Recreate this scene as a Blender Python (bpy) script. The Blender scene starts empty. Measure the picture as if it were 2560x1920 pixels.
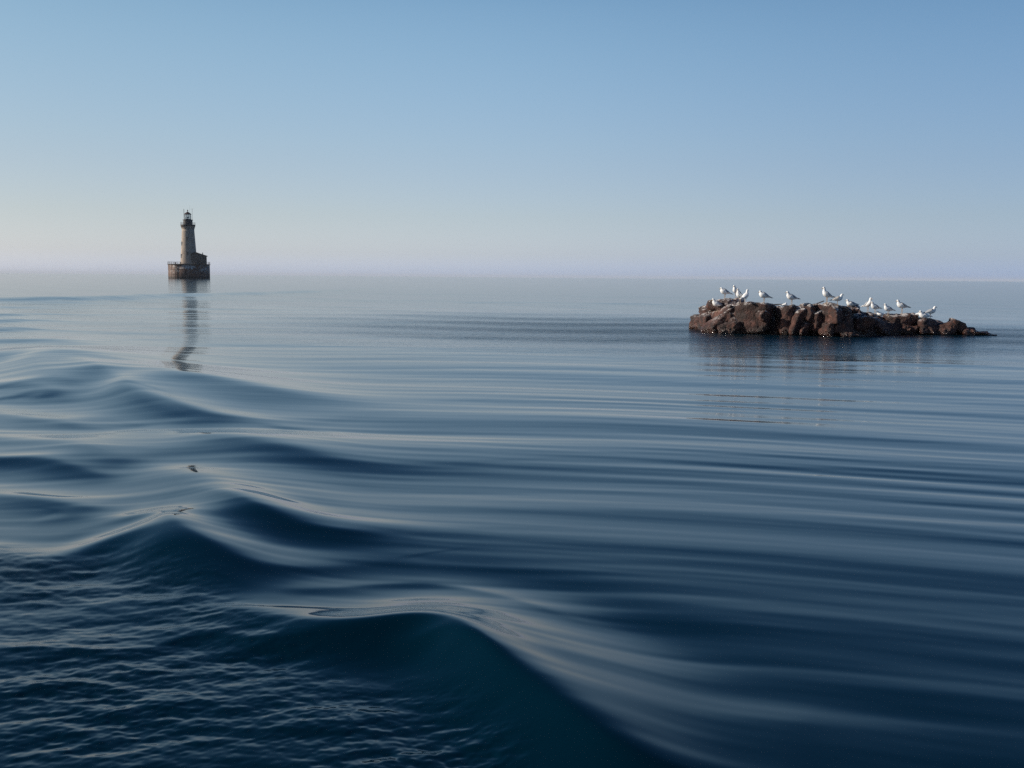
import bpy, bmesh, math, random
import numpy as np
from mathutils import Vector, Matrix, noise
from mathutils.bvhtree import BVHTree

# ------------------------------------------------------------------ camera
scene = bpy.context.scene
H = 1.8                       # eye height above the lake
FPX = 2489.0                  # focal length in photo pixels (2560 wide)
PITCH = math.atan(267.0 / FPX)
ROLL = math.radians(0.47)
fwd = Vector((0, math.cos(PITCH), -math.sin(PITCH)))
r0 = Vector((1, 0, 0)); u0 = r0.cross(fwd)
right = math.cos(ROLL) * r0 + math.sin(ROLL) * u0
up = math.cos(ROLL) * u0 - math.sin(ROLL) * r0
cam_data = bpy.data.cameras.new('camera')
cam = bpy.data.objects.new('camera', cam_data)
scene.collection.objects.link(cam)
cam.matrix_world = Matrix(((right.x, up.x, -fwd.x, 0), (right.y, up.y, -fwd.y, 0),
                           (right.z, up.z, -fwd.z, H), (0, 0, 0, 1)))
cam_data.sensor_width = 36.0
cam_data.lens = 36.0 * FPX / 2560.0
cam_data.clip_start = 0.1
cam_data.clip_end = 60000
scene.camera = cam
EYE = Vector((0, 0, H))

def ray(px, py):
    return fwd + right * ((px - 1280) / FPX) - up * ((py - 960) / FPX)
def ground(px, py, z=0.0):
    d = ray(px, py)
    t = (z - H) / d.z
    return Vector((d.x * t, d.y * t, z))
def at_y(px, py, Y):
    d = ray(px, py)
    return EYE + d * (Y / d.y)

# ------------------------------------------------------------------ sky, sun
SUN_AZ = math.radians(-87.0)      # clockwise from +Y
SUN_EL = math.radians(24.0)
world = bpy.data.worlds.new('World')
scene.world = world
world.use_nodes = True
wt = world.node_tree; wt.nodes.clear()
wo = wt.nodes.new('ShaderNodeOutputWorld')
bg = wt.nodes.new('ShaderNodeBackground'); bg.inputs['Strength'].default_value = 0.10
sky = wt.nodes.new('ShaderNodeTexSky'); sky.sky_type = 'NISHITA'; sky.sun_disc = False
sky.sun_elevation = SUN_EL; sky.sun_rotation = SUN_AZ
sky.air_density = 1.0; sky.dust_density = 1.2; sky.ozone_density = 2.0; sky.altitude = 180
tc_ = wt.nodes.new('ShaderNodeTexCoord')
sep = wt.nodes.new('ShaderNodeSeparateXYZ'); wt.links.new(tc_.outputs['Generated'], sep.inputs[0])
mr = wt.nodes.new('ShaderNodeMapRange')      # east-west
mr.inputs['From Min'].default_value = -1; mr.inputs['From Max'].default_value = 1
wt.links.new(sep.outputs['X'], mr.inputs['Value'])
def sky_ramp(src, stops, top):
    r = wt.nodes.new('ShaderNodeValToRGB'); r.color_ramp.interpolation = 'B_SPLINE'
    els = r.color_ramp.elements
    while len(els) < len(stops): els.new(0.5)
    for e, (p, c) in zip(els, stops): e.position = p; e.color = (c[0] / top, c[1] / top, c[2] / top, 1)
    wt.links.new(src, r.inputs[0])
    return r.outputs[0]
def sky_mul(a_, b_):
    m_ = wt.nodes.new('ShaderNodeMixRGB'); m_.blend_type = 'MULTIPLY'; m_.inputs[0].default_value = 1
    wt.links.new(a_, m_.inputs[1])
    if isinstance(b_, float): m_.inputs[2].default_value = (b_, b_, b_, 1)
    else: wt.links.new(b_, m_.inputs[2])
    return m_.outputs[0]
# hazy morning air: paler at the horizon, a little brighter on the sun's side; upper stops darkened to dim reflections in the near water
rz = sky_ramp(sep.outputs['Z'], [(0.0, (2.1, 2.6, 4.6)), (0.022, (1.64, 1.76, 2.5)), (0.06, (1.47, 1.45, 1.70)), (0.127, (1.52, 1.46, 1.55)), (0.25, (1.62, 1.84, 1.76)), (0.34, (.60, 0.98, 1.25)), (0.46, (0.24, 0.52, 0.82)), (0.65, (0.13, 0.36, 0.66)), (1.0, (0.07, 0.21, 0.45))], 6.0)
rx = sky_ramp(mr.outputs[0], [(0.0, (.58, .60, .60)), (0.275, (.71, .70, .665)), (0.5, (1, 1, 1)), (0.725, (.575, .635, .72)), (1.0, (.50, .58, .68))], 1.0)
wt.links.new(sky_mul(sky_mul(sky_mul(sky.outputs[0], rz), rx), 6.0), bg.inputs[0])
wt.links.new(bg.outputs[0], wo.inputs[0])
sd = Vector((math.sin(SUN_AZ) * math.cos(SUN_EL), math.cos(SUN_AZ) * math.cos(SUN_EL), math.sin(SUN_EL)))
sl = bpy.data.lights.new('sun', 'SUN'); sl.energy = 5.0; sl.angle = math.radians(0.53); sl.color = (1.0, 0.90, 0.78)
sun = bpy.data.objects.new('sun', sl); scene.collection.objects.link(sun)
sun.rotation_euler = sd.to_track_quat('Z', 'Y').to_euler()
sun.location = sd * 300

scene.view_settings.view_transform = 'Standard'
scene.view_settings.look = 'None'
scene.view_settings.exposure = 0.0
scene.view_settings.gamma = 1.0
scene.view_settings.use_curve_mapping = False
scene.render.engine = 'CYCLES'
scene.cycles.use_denoising = False
scene.cycles.max_bounces = 6

# ------------------------------------------------------------------ helpers
def link(o, parent=None):
    scene.collection.objects.link(o)
    if parent is not None: o.parent = parent
    return o
def tag(o, label=None, cat=None, group=None, kind=None):
    if label: o['label'] = label
    if cat: o['category'] = cat
    if group: o['group'] = group
    if kind: o['kind'] = kind
    return o
def empty(name, loc=(0, 0, 0), rz=0.0):
    o = bpy.data.objects.new(name, None); o.location = loc; o.rotation_euler = (0, 0, rz)
    o.empty_display_size = 0.2
    return link(o)
def bm_obj(name, bm, mat, parent=None, smooth=False):
    bmesh.ops.recalc_face_normals(bm, faces=bm.faces)
    me = bpy.data.meshes.new(name); bm.to_mesh(me); bm.free()
    if mat: me.materials.append(mat)
    if smooth: me.polygons.foreach_set('use_smooth', [True] * len(me.polygons))
    return link(bpy.data.objects.new(name, me), parent)
def lathe(bm, prof, seg=32, a0=0.0, a1=2 * math.pi, c=(0, 0)):
    """prof: list of (r, z)"""
    full = abs(a1 - a0 - 2 * math.pi) < 1e-6
    n = seg if full else seg + 1
    rings = []
    for r, z in prof:
        rings.append([bm.verts.new((c[0] + r * math.cos(a0 + (a1 - a0) * i / seg), c[1] + r * math.sin(a0 + (a1 - a0) * i / seg), z)) for i in range(n)])
    for a, b in zip(rings[:-1], rings[1:]):
        for i in range(seg):
            j = (i + 1) % n
            bm.faces.new((a[i], a[j], b[j], b[i]))
    return rings
def box(bm, x0, x1, y0, y1, z0, z1):
    v = [bm.verts.new(p) for p in ((x0, y0, z0), (x1, y0, z0), (x1, y1, z0), (x0, y1, z0), (x0, y0, z1), (x1, y0, z1), (x1, y1, z1), (x0, y1, z1))]
    for f in ((0, 3, 2, 1), (4, 5, 6, 7), (0, 1, 5, 4), (1, 2, 6, 5), (2, 3, 7, 6), (3, 0, 4, 7)):
        bm.faces.new([v[i] for i in f])
def tube(bm, pts, rad, seg=8, cap=True):
    """tube with radius per point (a number or (a,b) pair for an oval)"""
    pts = [Vector(p) for p in pts]
    rings = []
    for i, p in enumerate(pts):
        t = (pts[min(i + 1, len(pts) - 1)] - pts[max(i - 1, 0)]).normalized()
        s = t.cross(Vector((0, 0, 1)))
        if s.length < 1e-3: s = t.cross(Vector((0, 1, 0)))
        s.normalize(); n = s.cross(t)
        r = rad[i] if isinstance(rad, (list, tuple)) else rad
        ra, rb = r if isinstance(r, (list, tuple)) else (r, r)
        rings.append([bm.verts.new(p + s * (ra * math.cos(2 * math.pi * k / seg)) + n * (rb * math.sin(2 * math.pi * k / seg))) for k in range(seg)])
    for a, b in zip(rings[:-1], rings[1:]):
        for k in range(seg):
            bm.faces.new((a[k], a[(k + 1) % seg], b[(k + 1) % seg], b[k]))
    if cap:
        bm.faces.new(rings[0][::-1]); bm.faces.new(rings[-1])

def new_mat(name, base=(0.5, 0.5, 0.5), rough=0.8, metal=0.0):
    m = bpy.data.materials.new(name); m.use_nodes = True
    b = m.node_tree.nodes['Principled BSDF']
    b.inputs['Base Color'].default_value = (*base, 1)
    b.inputs['Roughness'].default_value = rough
    b.inputs['Metallic'].default_value = metal
    return m, m.node_tree, b
def noise_node(nt, scale, detail=4, rough=0.6, vec=None, dist=0.0):
    n = nt.nodes.new('ShaderNodeTexNoise'); n.inputs['Scale'].default_value = scale
    n.inputs['Detail'].default_value = detail; n.inputs['Roughness'].default_value = rough
    n.inputs['Distortion'].default_value = dist
    if vec is not None: nt.links.new(vec, n.inputs['Vector'])
    return n
def coords(nt, scale=(1, 1, 1)):
    tc = nt.nodes.new('ShaderNodeTexCoord'); mp = nt.nodes.new('ShaderNodeMapping')
    mp.inputs['Scale'].default_value = scale
    nt.links.new(tc.outputs['Object'], mp.inputs[0])
    return mp.outputs[0], tc
def ramp_node(nt, fac, stops):
    r = nt.nodes.new('ShaderNodeValToRGB'); e = r.color_ramp.elements
    while len(e) < len(stops): e.new(0.5)
    for el, (p, c) in zip(e, stops):
        el.position = p; el.color = (*c, 1) if isinstance(c, tuple) else (c, c, c, 1)
    nt.links.new(fac, r.inputs[0])
    return r.outputs[0]
def mix(nt, fac, a, b, mode='MIX'):
    m = nt.nodes.new('ShaderNodeMixRGB'); m.blend_type = mode
    for s, v in ((m.inputs[0], fac), (m.inputs[1], a), (m.inputs[2], b)):
        if isinstance(v, (int, float)): s.default_value = v if s.type == 'VALUE' else (v, v, v, 1)
        elif isinstance(v, tuple): s.default_value = (*v, 1)
        else: nt.links.new(v, s)
    return m.outputs[0]
def bump(nt, b, height, strength, dist):
    n = nt.nodes.new('ShaderNodeBump'); n.inputs['Strength'].default_value = strength
    n.inputs['Distance'].default_value = dist
    nt.links.new(height, n.inputs['Height']); nt.links.new(n.outputs[0], b.inputs['Normal'])

# ------------------------------------------------------------------ lake surface
def smooth_poly(pts, n=70):
    """Catmull-Rom through rows of pts"""
    P = np.array(pts, float)
    P = np.vstack([2 * P[0] - P[1], P, 2 * P[-1] - P[-2]])
    out = []
    m = len(P) - 3
    for i in range(m):
        k = max(4, n // m)
        for t in np.linspace(0, 1, k, endpoint=(i == m - 1)):
            a, b, c, d = P[i], P[i + 1], P[i + 2], P[i + 3]
            out.append(0.5 * ((2 * b) + (c - a) * t + (2 * a - 5 * b + 4 * c - d) * t * t + (3 * b - a - 3 * c + d) * t ** 3))
    return np.array(out)

# crests of the wake: (photo pixel, pixel, height in m) turned into lake positions; width of near face, width of far face
RIDGES = [
    ([(330, 1500, 0), (520, 1513, .04), (650, 1525, .07), (780, 1545, .09), (900, 1548, .11), (1000, 1536, .14), (1075, 1535, .16), (1130, 1550, .165), (1230, 1615, .16), (1365, 1710, .15), (1500, 1805, .13), (1650, 1890, .09), (1850, 1960, 0)], .25, .55),
    ([(200, 1290, 0), (304, 1292, .05), (391, 1289, .09), (421, 1302, .11), (469, 1335, .115), (521, 1360, .11), (608, 1392, .09), (694, 1410, .06), (820, 1412, .03), (950, 1405, 0)], .32, .45),
    ([(-60, 1380, .03), (87, 1387, .04), (195, 1365, .06), (304, 1339, .085), (360, 1343, .085), (412, 1369, .08), (477, 1404, .06), (542, 1443, .04), (600, 1470, .02), (650, 1490, 0)], .50, .35),
    ([(340, 1160, 0), (410, 1165, .06), (465, 1168, .13), (520, 1185, .15), (600, 1220, .15), (700, 1262, .13), (800, 1290, .09), (950, 1315, .04), (1100, 1325, 0)], .70, .6),
    ([(430, 1085, 0), (490, 1080, .07), (540, 1078, .13), (600, 1082, .15), (700, 1100, .14), (800, 1122, .11), (950, 1145, .06), (1100, 1155, 0)], .85, .8),
    ([(-60, 1088, .03), (80, 1095, .06), (180, 1100, .09), (260, 1125, .08), (330, 1160, .03), (400, 1180, 0)], .75, .7),
    ([(-60, 1139, .04), (90, 1143, .05), (180, 1163, .04), (271, 1185, .02), (360, 1188, 0)], .30, .3),
    ([(-60, 1020, .02), (72, 1040, .05), (145, 1045, .06), (200, 1060, .04), (300, 1080, 0)], .50, .5),
    ([(170, 985, 0), (225, 950, .06), (260, 945, .13), (300, 960, .16), (360, 990, .15), (420, 1015, .12), (500, 1045, .06), (600, 1065, 0)], .72, .7),
    ([(200, 960, 0), (280, 937, .06), (330, 928, .13), (400, 930, .17), (480, 940, .16), (600, 958, .13), (750, 980, .09), (900, 995, .04), (1050, 1000, 0)], 1.05, 1.3),
    ([(-60, 905, .03), (30, 888, .10), (55, 884, .15), (80, 893, .17), (110, 915, .16), (140, 940, .11), (175, 960, .05), (220, 975, 0)], .95, 1.0),
    ([(70, 890, 0), (100, 882, .07), (140, 880, .16), (200, 886, .17), (260, 898, .14), (350, 912, .08), (450, 922, .03), (550, 930, 0)], 1.4, 1.8),
    ([(260, 975, 0), (340, 1000, .03), (430, 1020, .05), (520, 1040, .05), (640, 1052, .03), (760, 1055, 0)], .35, .5),
    ([(150, 925, 0), (210, 928, .03), (300, 968, .04), (350, 1000, .02), (420, 1030, 0)], .35, .5),
    ([(470, 1240, 0), (560, 1262, .03), (680, 1308, .04), (820, 1335, .03), (1000, 1345, 0)], .22, .3),
    ([(650, 1490, 0), (780, 1478, .008), (950, 1455, .014), (1090, 1452, .015), (1230, 1478, .012), (1400, 1530, .006), (1560, 1580, 0)], .16, .22),
    ([(-60, 1225, .02), (60, 1232, .04), (160, 1250, .04), (260, 1272, .02), (340, 1280, 0)], .28, .35),
    ([(-60, 968, .03), (40, 966, .05), (110, 975, .05), (190, 1000, .03), (260, 1020, 0)], .6, .7),
    ([(-60, 848, .08), (60, 842, .13), (120, 845, .10), (200, 858, .04), (280, 868, 0)], 1.0, 1.6),
    ([(-60, 819, .12), (70, 814, .12), (140, 818, .05), (250, 822, 0)], 1.0, 1.6),
    ([(-60, 799, .12), (60, 793, .12), (140, 798, .05), (240, 805, 0)], 1.1, 1.7),
    ([(-60, 783, .12), (50, 780, .12), (100, 783, .04), (180, 786, 0)], 1.2, 1.8),
    ([(-60, 765, .14), (50, 763, .10), (120, 768, 0)], 1.5, 2.2),
    ([(-60, 753, .05), (80, 752, .10), (180, 757, .06), (260, 760, 0)], 1.6, 2.4),
    ([(-60, 748, .20), (30, 744, .26), (110, 741, .36), (200, 738.5, .38), (290, 736, .36), (380, 733.5, .30), (470, 731.5, .32), (640, 728, .26), (800, 724, .22), (983, 716.5, 0)], 2.4, 5.0),
    ([(-60, 1621, .010), (174, 1623, .016), (347, 1617, .016), (500, 1586, .018), (650, 1600, .022), (870, 1602, .010), (1000, 1600, 0)], .10, .16),
    ([(950, 1622, 0), (1026, 1625, .015), (1104, 1623, .028), (1190, 1655, .028), (1234, 1690, .02), (1290, 1760, 0)], .11, .16),
]
ROUGH_EDGE = [(-300, 1370), (0, 1378), (174, 1385), (300, 1372), (400, 1405), (560, 1480), (650, 1560), (850, 1625), (1000, 1645), (1150, 1670), (1250, 1770), (1320, 1860), (1420, 1990), (1500, 2300)]

def box_blur(a, k, axis):
    if k < 1: return a
    a = np.moveaxis(a, axis, 0).astype(np.float64)
    p = np.concatenate([np.repeat(a[:1], k + 1, 0), a, np.repeat(a[-1:], k, 0)])
    c = np.cumsum(p, 0)
    return np.moveaxis((c[2 * k + 1:] - c[:-2 * k - 1]) / (2 * k + 1), 0, axis)

def build_lake():
    rnd = np.random.RandomState(7)
    frender = 996.0
    # radii: steps of about 0.75 px of the render, so that detail follows the eye's distance
    v = np.concatenate([np.arange(frender * H / 2.9, 45.0, -0.75), np.arange(45.0, 0.9, -0.35)])
    rad = frender * H / v
    rad = np.concatenate([[0.0, 0.7, 1.4, 2.0, 2.5], rad, [2300, 3000, 4500, 8000, 20000]])
    A = np.radians(30.0)
    na = 980
    phi_in = np.linspace(-A, A, na)
    phi_out = np.radians(np.concatenate([np.linspace(30, 60, 40)[1:], np.linspace(60, 300, 90)[1:], np.linspace(300, 330, 40)[1:-1]]))
    phi = np.concatenate([phi_in, phi_out])
    nr, nc = len(rad), len(phi)
    R = rad[:, None]; 
    X = (R * np.sin(phi)[None, :]).astype(np.float64); Y = (R * np.cos(phi)[None, :]).astype(np.float64)
    dr = np.gradient(rad)
    dphi = np.full(nc, 2 * A / (na - 1)); dphi[na:] = np.radians(2.5)
    Z = np.zeros_like(X)
    lost = np.zeros_like(X)     # slope variance too fine for the mesh: becomes roughness
    sinp, cosp = np.sin(phi), np.cos(phi)

    # big crests
    for pts, wf, wb in RIDGES:
        w = []
        for px, py, h in pts:
            h *= 1.0 if pts[0][1] == 748 else (0.87 if pts[0][1] == 1500 else (1.0 if py < 1000 else 0.96))
            g = ground(px, py, h); w.append((g.x, g.y, h))
        L = smooth_poly(w)
        hm = max(q[2] for q in w); dm = np.mean([math.hypot(q[0], q[1]) for q in w if q[2] > .4 * hm])
        if dm < 26 and pts[0][1] != 1500: wb = max(wb, 1.0 * hm / (0.74 * H / dm))
        m = 3.2 * max(wf, wb)
        # even steps along the crest, gently rounded
        seg = np.hypot(np.diff(L[:, 0]), np.diff(L[:, 1])); ss = np.concatenate([[0], np.cumsum(seg)])
        wmin, wmax = min(wf, wb), max(wf, wb)
        npt = int(np.clip(ss[-1] / (0.45 * wmin), 12, 60 if dm < 60 else 170))
        s2 = np.linspace(0, ss[-1], npt * 8)
        cx, cy, ch = (np.interp(s2, ss, L[:, i]) for i in range(3))
        kw = max(3, int(0.35 * wmin / (s2[1] - s2[0]))) | 1
        ker = np.hanning(kw + 2)[1:-1]; ker /= ker.sum(); pad = kw // 2
        cx, cy = (np.convolve(np.pad(c_, pad, 'reflect', reflect_type='odd'), ker, 'valid') for c_ in (cx, cy))
        ch = np.convolve(np.pad(np.maximum(ch, 0), pad, 'edge'), ker, 'valid')
        tx, ty = np.gradient(cx), np.gradient(cy); tl = np.hypot(tx, ty); nx, ny = -ty / tl, tx / tl
        sel = slice(4, None, 8)
        cx, cy, ch, nx, ny = cx[sel], cy[sel], ch[sel], nx[sel], ny[sel]
        m = 3.0 * wmax
        rr = np.hypot(cx, cy); aa = np.arctan2(cx, cy)
        i0, i1 = np.searchsorted(rad, max(0.5, rr.min() - m)), np.searchsorted(rad, rr.max() + m)
        da = m / max(rr.min(), 1.0)
        js = np.where((phi >= aa.min() - da) & (phi <= aa.max() + da))[0]
        j0, j1 = js[0], js[-1] + 1
        if j1 - j0 != len(js): j0, j1 = 0, nc
        xs = X[i0:i1, j0:j1].astype(np.float32); ys = Y[i0:i1, j0:j1].astype(np.float32)
        dmin = np.full(xs.shape, 1e9, np.float32)
        dseg = np.full(xs.shape, 1e9, np.float32)
        for k in range(len(cx)):
            dmin = np.minimum(dmin, (xs - cx[k]) ** 2 + (ys - cy[k]) ** 2)
            if k + 1 < len(cx):
                bx_, by_ = cx[k + 1] - cx[k], cy[k + 1] - cy[k]
                ex, ey = xs - np.float32(cx[k]), ys - np.float32(cy[k])
                t_ = np.clip((ex * bx_ + ey * by_) / (bx_ ** 2 + by_ ** 2), 0, 1)
                dseg = np.minimum(dseg, (ex - t_ * bx_) ** 2 + (ey - t_ * by_) ** 2)
        sg2 = (0.25 * wmin + 0.25 * wmax) ** 2
        W = np.zeros_like(dmin); S = np.zeros_like(dmin); Hh = np.zeros_like(dmin)
        for k in range(len(cx)):
            ex, ey = xs - np.float32(cx[k]), ys - np.float32(cy[k])
            w_ = np.exp(-(ex * ex + ey * ey - dmin) / (np.float32(sg2) + np.float32(0.22) * dmin))
            W += w_; S += w_ * (ex * np.float32(nx[k]) + ey * np.float32(ny[k])); Hh += w_ * np.float32(ch[k])
        d = S / W; hh = Hh / W
        far_ = np.clip((dseg - d * d) / (3.0 * sg2), 0, 1); far_ = far_ * far_ * (3 - 2 * far_)
        da_ = np.sqrt(np.abs(d) ** 2 * (1 - far_) + dseg * far_)
        u = np.where(d < 0, da_ / wf, da_ / wb)
        edge = np.clip((m * m - dmin) / (0.85 * m * m), 0, 1); edge = edge * edge * (3 - 2 * edge)
        prof = np.exp(-1.45 * (np.sqrt(u * u + 0.05) - 0.2236)) * np.exp(-(u / 2.2) ** 4) - 0.22 * np.exp(-((u - 1.7) / 0.8) ** 2)
        blk = hh * prof * edge
        dm_ = max(float(rr.mean()), 1.0)
        ka = int(np.clip(0.09 * wf / (0.75 * dm_ * dm_ / (frender * H)), 1, 40)); kb = int(np.clip(0.09 * wf / (dm_ * dphi[0]), 1, 60))
        for _ in range(2):
            blk = box_blur(box_blur(blk, ka, 0), kb, 1)
        soft = blk
        for _ in range(2):
            soft = box_blur(box_blur(soft, min(ka * 5, 60), 0), min(kb * 5, 120), 1)
        fu = np.clip((u - 0.7) / 0.9, 0, 1); fu = fu * fu * (3 - 2 * fu)
        blk = blk * (1 - fu) + soft * fu
        Z[i0:i1, j0:j1] += blk
    bigZ = Z.copy()

    # where the wake has roughened the water
    E = np.array([ground(px, py) [:2] for px, py in ROUGH_EDGE])
    yb = np.interp(X, E[:, 0], E[:, 1])
    inside = np.clip((yb - Y) / 0.8 + 0.30 + 0.2 * np.sin(X * 4.1) * np.sin(Y * 3.3 + X), 0, 1); inside = inside * inside * (3 - 2 * inside)
    inside *= (np.hypot(X, Y) < 12)
    wob = 0.80 + 0.35 * np.sin(X * 2.1 + 1.3 * Y) * np.sin(Y * 2.9 - 0.7 * X + 1) + 0.22 * np.sin(X * 5.3 - 2.2 * Y + 2) * np.sin(Y * 7.1 + 1.9 * X)
    wob *= 1 - 0.45 * np.clip((X - 0.1) / 0.8, 0, 1)
    rough_mask = inside * wob
    # cat's-paw ripples round the rock and across the middle
    rk = ground(2080, 840); rk.y += 1.5
    near_rock = np.exp(-(((X - rk.x) / 11) ** 2 + ((Y - rk.y) / 7) ** 2))
    midp = ground(1300, 800)
    near_rock = np.clip(near_rock + 0.25 * np.exp(-(((X - midp.x) / 9) ** 2 + ((Y - midp.y) / 9) ** 2)), 0, 1)
    far = np.clip((np.hypot(X, Y) - 14) / 50, 0, 1)

    # crests on the right lean towards the viewer
    g = 0.34 * 0.9 * np.log1p(np.exp(np.clip((X - 0.6) / 0.9, -30, 30)))
    g = np.minimum(g, 2.5 + 0.12 * np.abs(X))
    Yw = Y + g - 0.9 * bigZ
    def slow(a, b, c, d):
        return 0.5 + 0.5 * np.sin(X * a + Yw * b + c) * np.sin(X * b * .31 - Yw * a * .7 + d)
    bands = [  # (lambda lo, hi, slope rms, tilt deg, spread deg, count, mask)
        (0.10, 0.22, .008, 0, 5, 12, 'calm'),
        (0.22, 0.45, .016, -1, 3.5, 14, 'calm'),
        (0.42, 0.85, .020, -1, 3.0, 14, 'calm'),
        (0.85, 1.7, .015, -1, 4.0, 10, 'all'),
        (1.7, 4.0, .015, 0, 8, 9, 'all'),
        (4.0, 12., .009, 0, 14, 8, 'all'),
        (12., 40., .004, 0, 20, 7, 'all'),
        (0.028, 0.055, .055, 5, 50, 22, 'rough'),
        (0.055, 0.11, .066, 12, 38, 30, 'rough'),
        (0.11, 0.22, .062, 16, 30, 22, 'rough'),
        (0.22, 0.55, .045, -8, 24, 14, 'rough'),
        (0.25, 0.9, .05, 0, 26, 24, 'rock'),
        (0.9, 2.5, .028, 0, 20, 12, 'rock'),
        (1.6, 7.0, .024, 0, 22, 26, 'far'),
        (8.0, 30.0, .009, 0, 12, 12, 'far'),
    ]
    near_rock = np.clip(near_rock * 1.5, 0, 1) * (0.72 + 0.28 * np.sin(1.3 * Y + 1.6 * np.sin(X * .33 + 1) + X * .12))
    fade = 0.22 + 0.78 / (1 + (np.hypot(X, Y) / 22) ** 2)
    dd_ = np.hypot(X, Y)
    far = far * (0.25 + 0.75 / (1 + (dd_ / 110) ** 2))
    ac = np.degrees(np.arctan2(X, np.maximum(Y, 1e-3)))
    wakez = 1 / (1 + np.exp((ac + 9) / 4)) * (np.hypot(X, Y) < 60) / (1 + np.exp((np.hypot(X, Y) - 32) / 4))
    m_sets = {
        'calm': 0.86 * (0.62 + 0.38 / (1 + np.exp(-(np.hypot(X, Y) - 6.0) / 0.8))) * fade * (1 - 0.35 * wakez) * np.clip((1 - 0.75 * inside) * (0.55 + 0.9 * slow(.45, .8, 1., .3)), 0, 1.3),
        'all': fade * (1 - 0.5 * wakez) * (0.45 + 0.55 / (1 + np.exp(-(np.hypot(X, Y) - 7.5) / 1.0))),
        'rough': rough_mask, 'rock': near_rock, 'far': far * 0.7,
    }
    rlim = {'rough': 12.5}
    for lo, hi, srms, tilt, spread, cnt, mk in bands:
        M = m_sets[mk]
        for i in range(cnt):
            lam = lo * (hi / lo) ** ((i + rnd.rand()) / cnt)
            a = math.radians(tilt + spread * rnd.randn())
            k = 2 * math.pi / lam
            kx, ky = k * math.sin(a), k * math.cos(a)
            amp = srms * math.sqrt(2.0 / cnt) / k
            ph = rnd.rand() * 6.283
            kr = np.abs(kx * sinp[None, :] + ky * cosp[None, :]) * dr[:, None]
            kt = np.abs(kx * cosp[None, :] - ky * sinp[None, :]) * (R * dphi[None, :])
            q = np.maximum(kr, kt) / math.pi
            att = np.clip((0.75 - q) / 0.35, 0, 1)
            # rows where nothing survives need no sine
            rows = np.where(att.max(axis=1) > 0)[0]
            last = rows.max() + 1 if len(rows) else 0
            if mk == 'rough': last = min(last, int(np.searchsorted(rad, 12.5)))
            if last:
                sl_ = slice(0, last)
                Z[sl_] += (M[sl_] * att[sl_]) * amp * np.sin(kx * X[sl_] + ky * (Y if mk == 'rough' else Yw)[sl_] + ph)
            lost += (srms ** 2 / cnt) * M ** 2 * (1 - att ** 2)
    Z[0] = Z[0].mean()
    rgh = np.sqrt(np.clip(np.sqrt(2 * lost) * 0.75, 0.0, 0.45) )   # alpha = sqrt(2)*rms, roughness = sqrt(alpha)
    rgh = np.clip(rgh, 0.045, 0.45)

    co = np.stack([X, Y, Z], -1).reshape(-1, 3).astype(np.float32)
    ii, jj = np.meshgrid(np.arange(nr - 1), np.arange(nc), indexing='ij')
    j2 = (jj + 1) % nc
    quads = np.stack([ii * nc + jj, ii * nc + j2, (ii + 1) * nc + j2, (ii + 1) * nc + jj], -1)
    # ring 0 is a point: leave its degenerate ring out and close with ring 1
    quads = quads[1:].reshape(-1, 4)[:, ::-1]
    me = bpy.data.meshes.new('lake_water')
    me.vertices.add(len(co)); me.vertices.foreach_set('co', co.ravel())
    me.loops.add(quads.size); me.loops.foreach_set('vertex_index', quads.astype(np.int32).ravel())
    me.polygons.add(len(quads)); me.polygons.foreach_set('loop_start', np.arange(0, quads.size, 4, dtype=np.int32))
    me.polygons.foreach_set('use_smooth', np.ones(len(quads), bool))
    me.update(calc_edges=True)
    at = me.attributes.new('ripple', 'FLOAT', 'POINT'); at.data.foreach_set('value', rgh.astype(np.float32).ravel())
    chop = np.clip(near_rock * 1.0, 0, 1)
    at = me.attributes.new('chop', 'FLOAT', 'POINT'); at.data.foreach_set('value', chop.astype(np.float32).ravel())
    dist = np.hypot(X, Y)
    fr = np.clip((dist - 9) / 25, 0, 1) * (0.35 + 0.65 / (1 + (dist / 110) ** 2))
    at = me.attributes.new('far_ripple', 'FLOAT', 'POINT'); at.data.foreach_set('value', fr.astype(np.float32).ravel())
    o = bpy.data.objects.new('lake_water', me); link(o)
    tag(o, 'calm dark blue lake water with smooth wake waves and fine ripples', kind='structure')
    m = bpy.data.materials.new('lake_water'); m.use_nodes = True
    nt = m.node_tree; b = nt.nodes['Principled BSDF']
    b.inputs['Base Color'].default_value = (0.0002, 0.0105, 0.0195, 1)
    b.inputs['IOR'].default_value = 1.333
    an = nt.nodes.new('ShaderNodeAttribute'); an.attribute_name = 'ripple'
    nt.links.new(an.outputs['Fac'], b.inputs['Roughness'])
    def attr(n_):
        a_ = nt.nodes.new('ShaderNodeAttribute'); a_.attribute_name = n_; return a_.outputs['Fac']
    # short cat's-paw ripples round the rock, and fine wisps further off
    v1, _ = coords(nt, (1.5, 4.2, 1)); n1 = noise_node(nt, 1.0, 3, .6, v1)
    v2, _ = coords(nt, (.16, .62, 1)); n2 = noise_node(nt, 1.0, 4, .55, v2)
    b1 = nt.nodes.new('ShaderNodeBump'); b1.inputs['Distance'].default_value = .15
    nt.links.new(attr('chop'), b1.inputs['Strength']); nt.links.new(n1.outputs['Fac'], b1.inputs['Height'])
    b2 = nt.nodes.new('ShaderNodeBump'); b2.inputs['Distance'].default_value = .055
    nt.links.new(attr('far_ripple'), b2.inputs['Strength']); nt.links.new(n2.outputs['Fac'], b2.inputs['Height'])
    nt.links.new(b1.outputs[0], b2.inputs['Normal']); nt.links.new(b2.outputs[0], b.inputs['Normal'])
    me.materials.append(m)
    return o
lake = build_lake()

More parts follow.
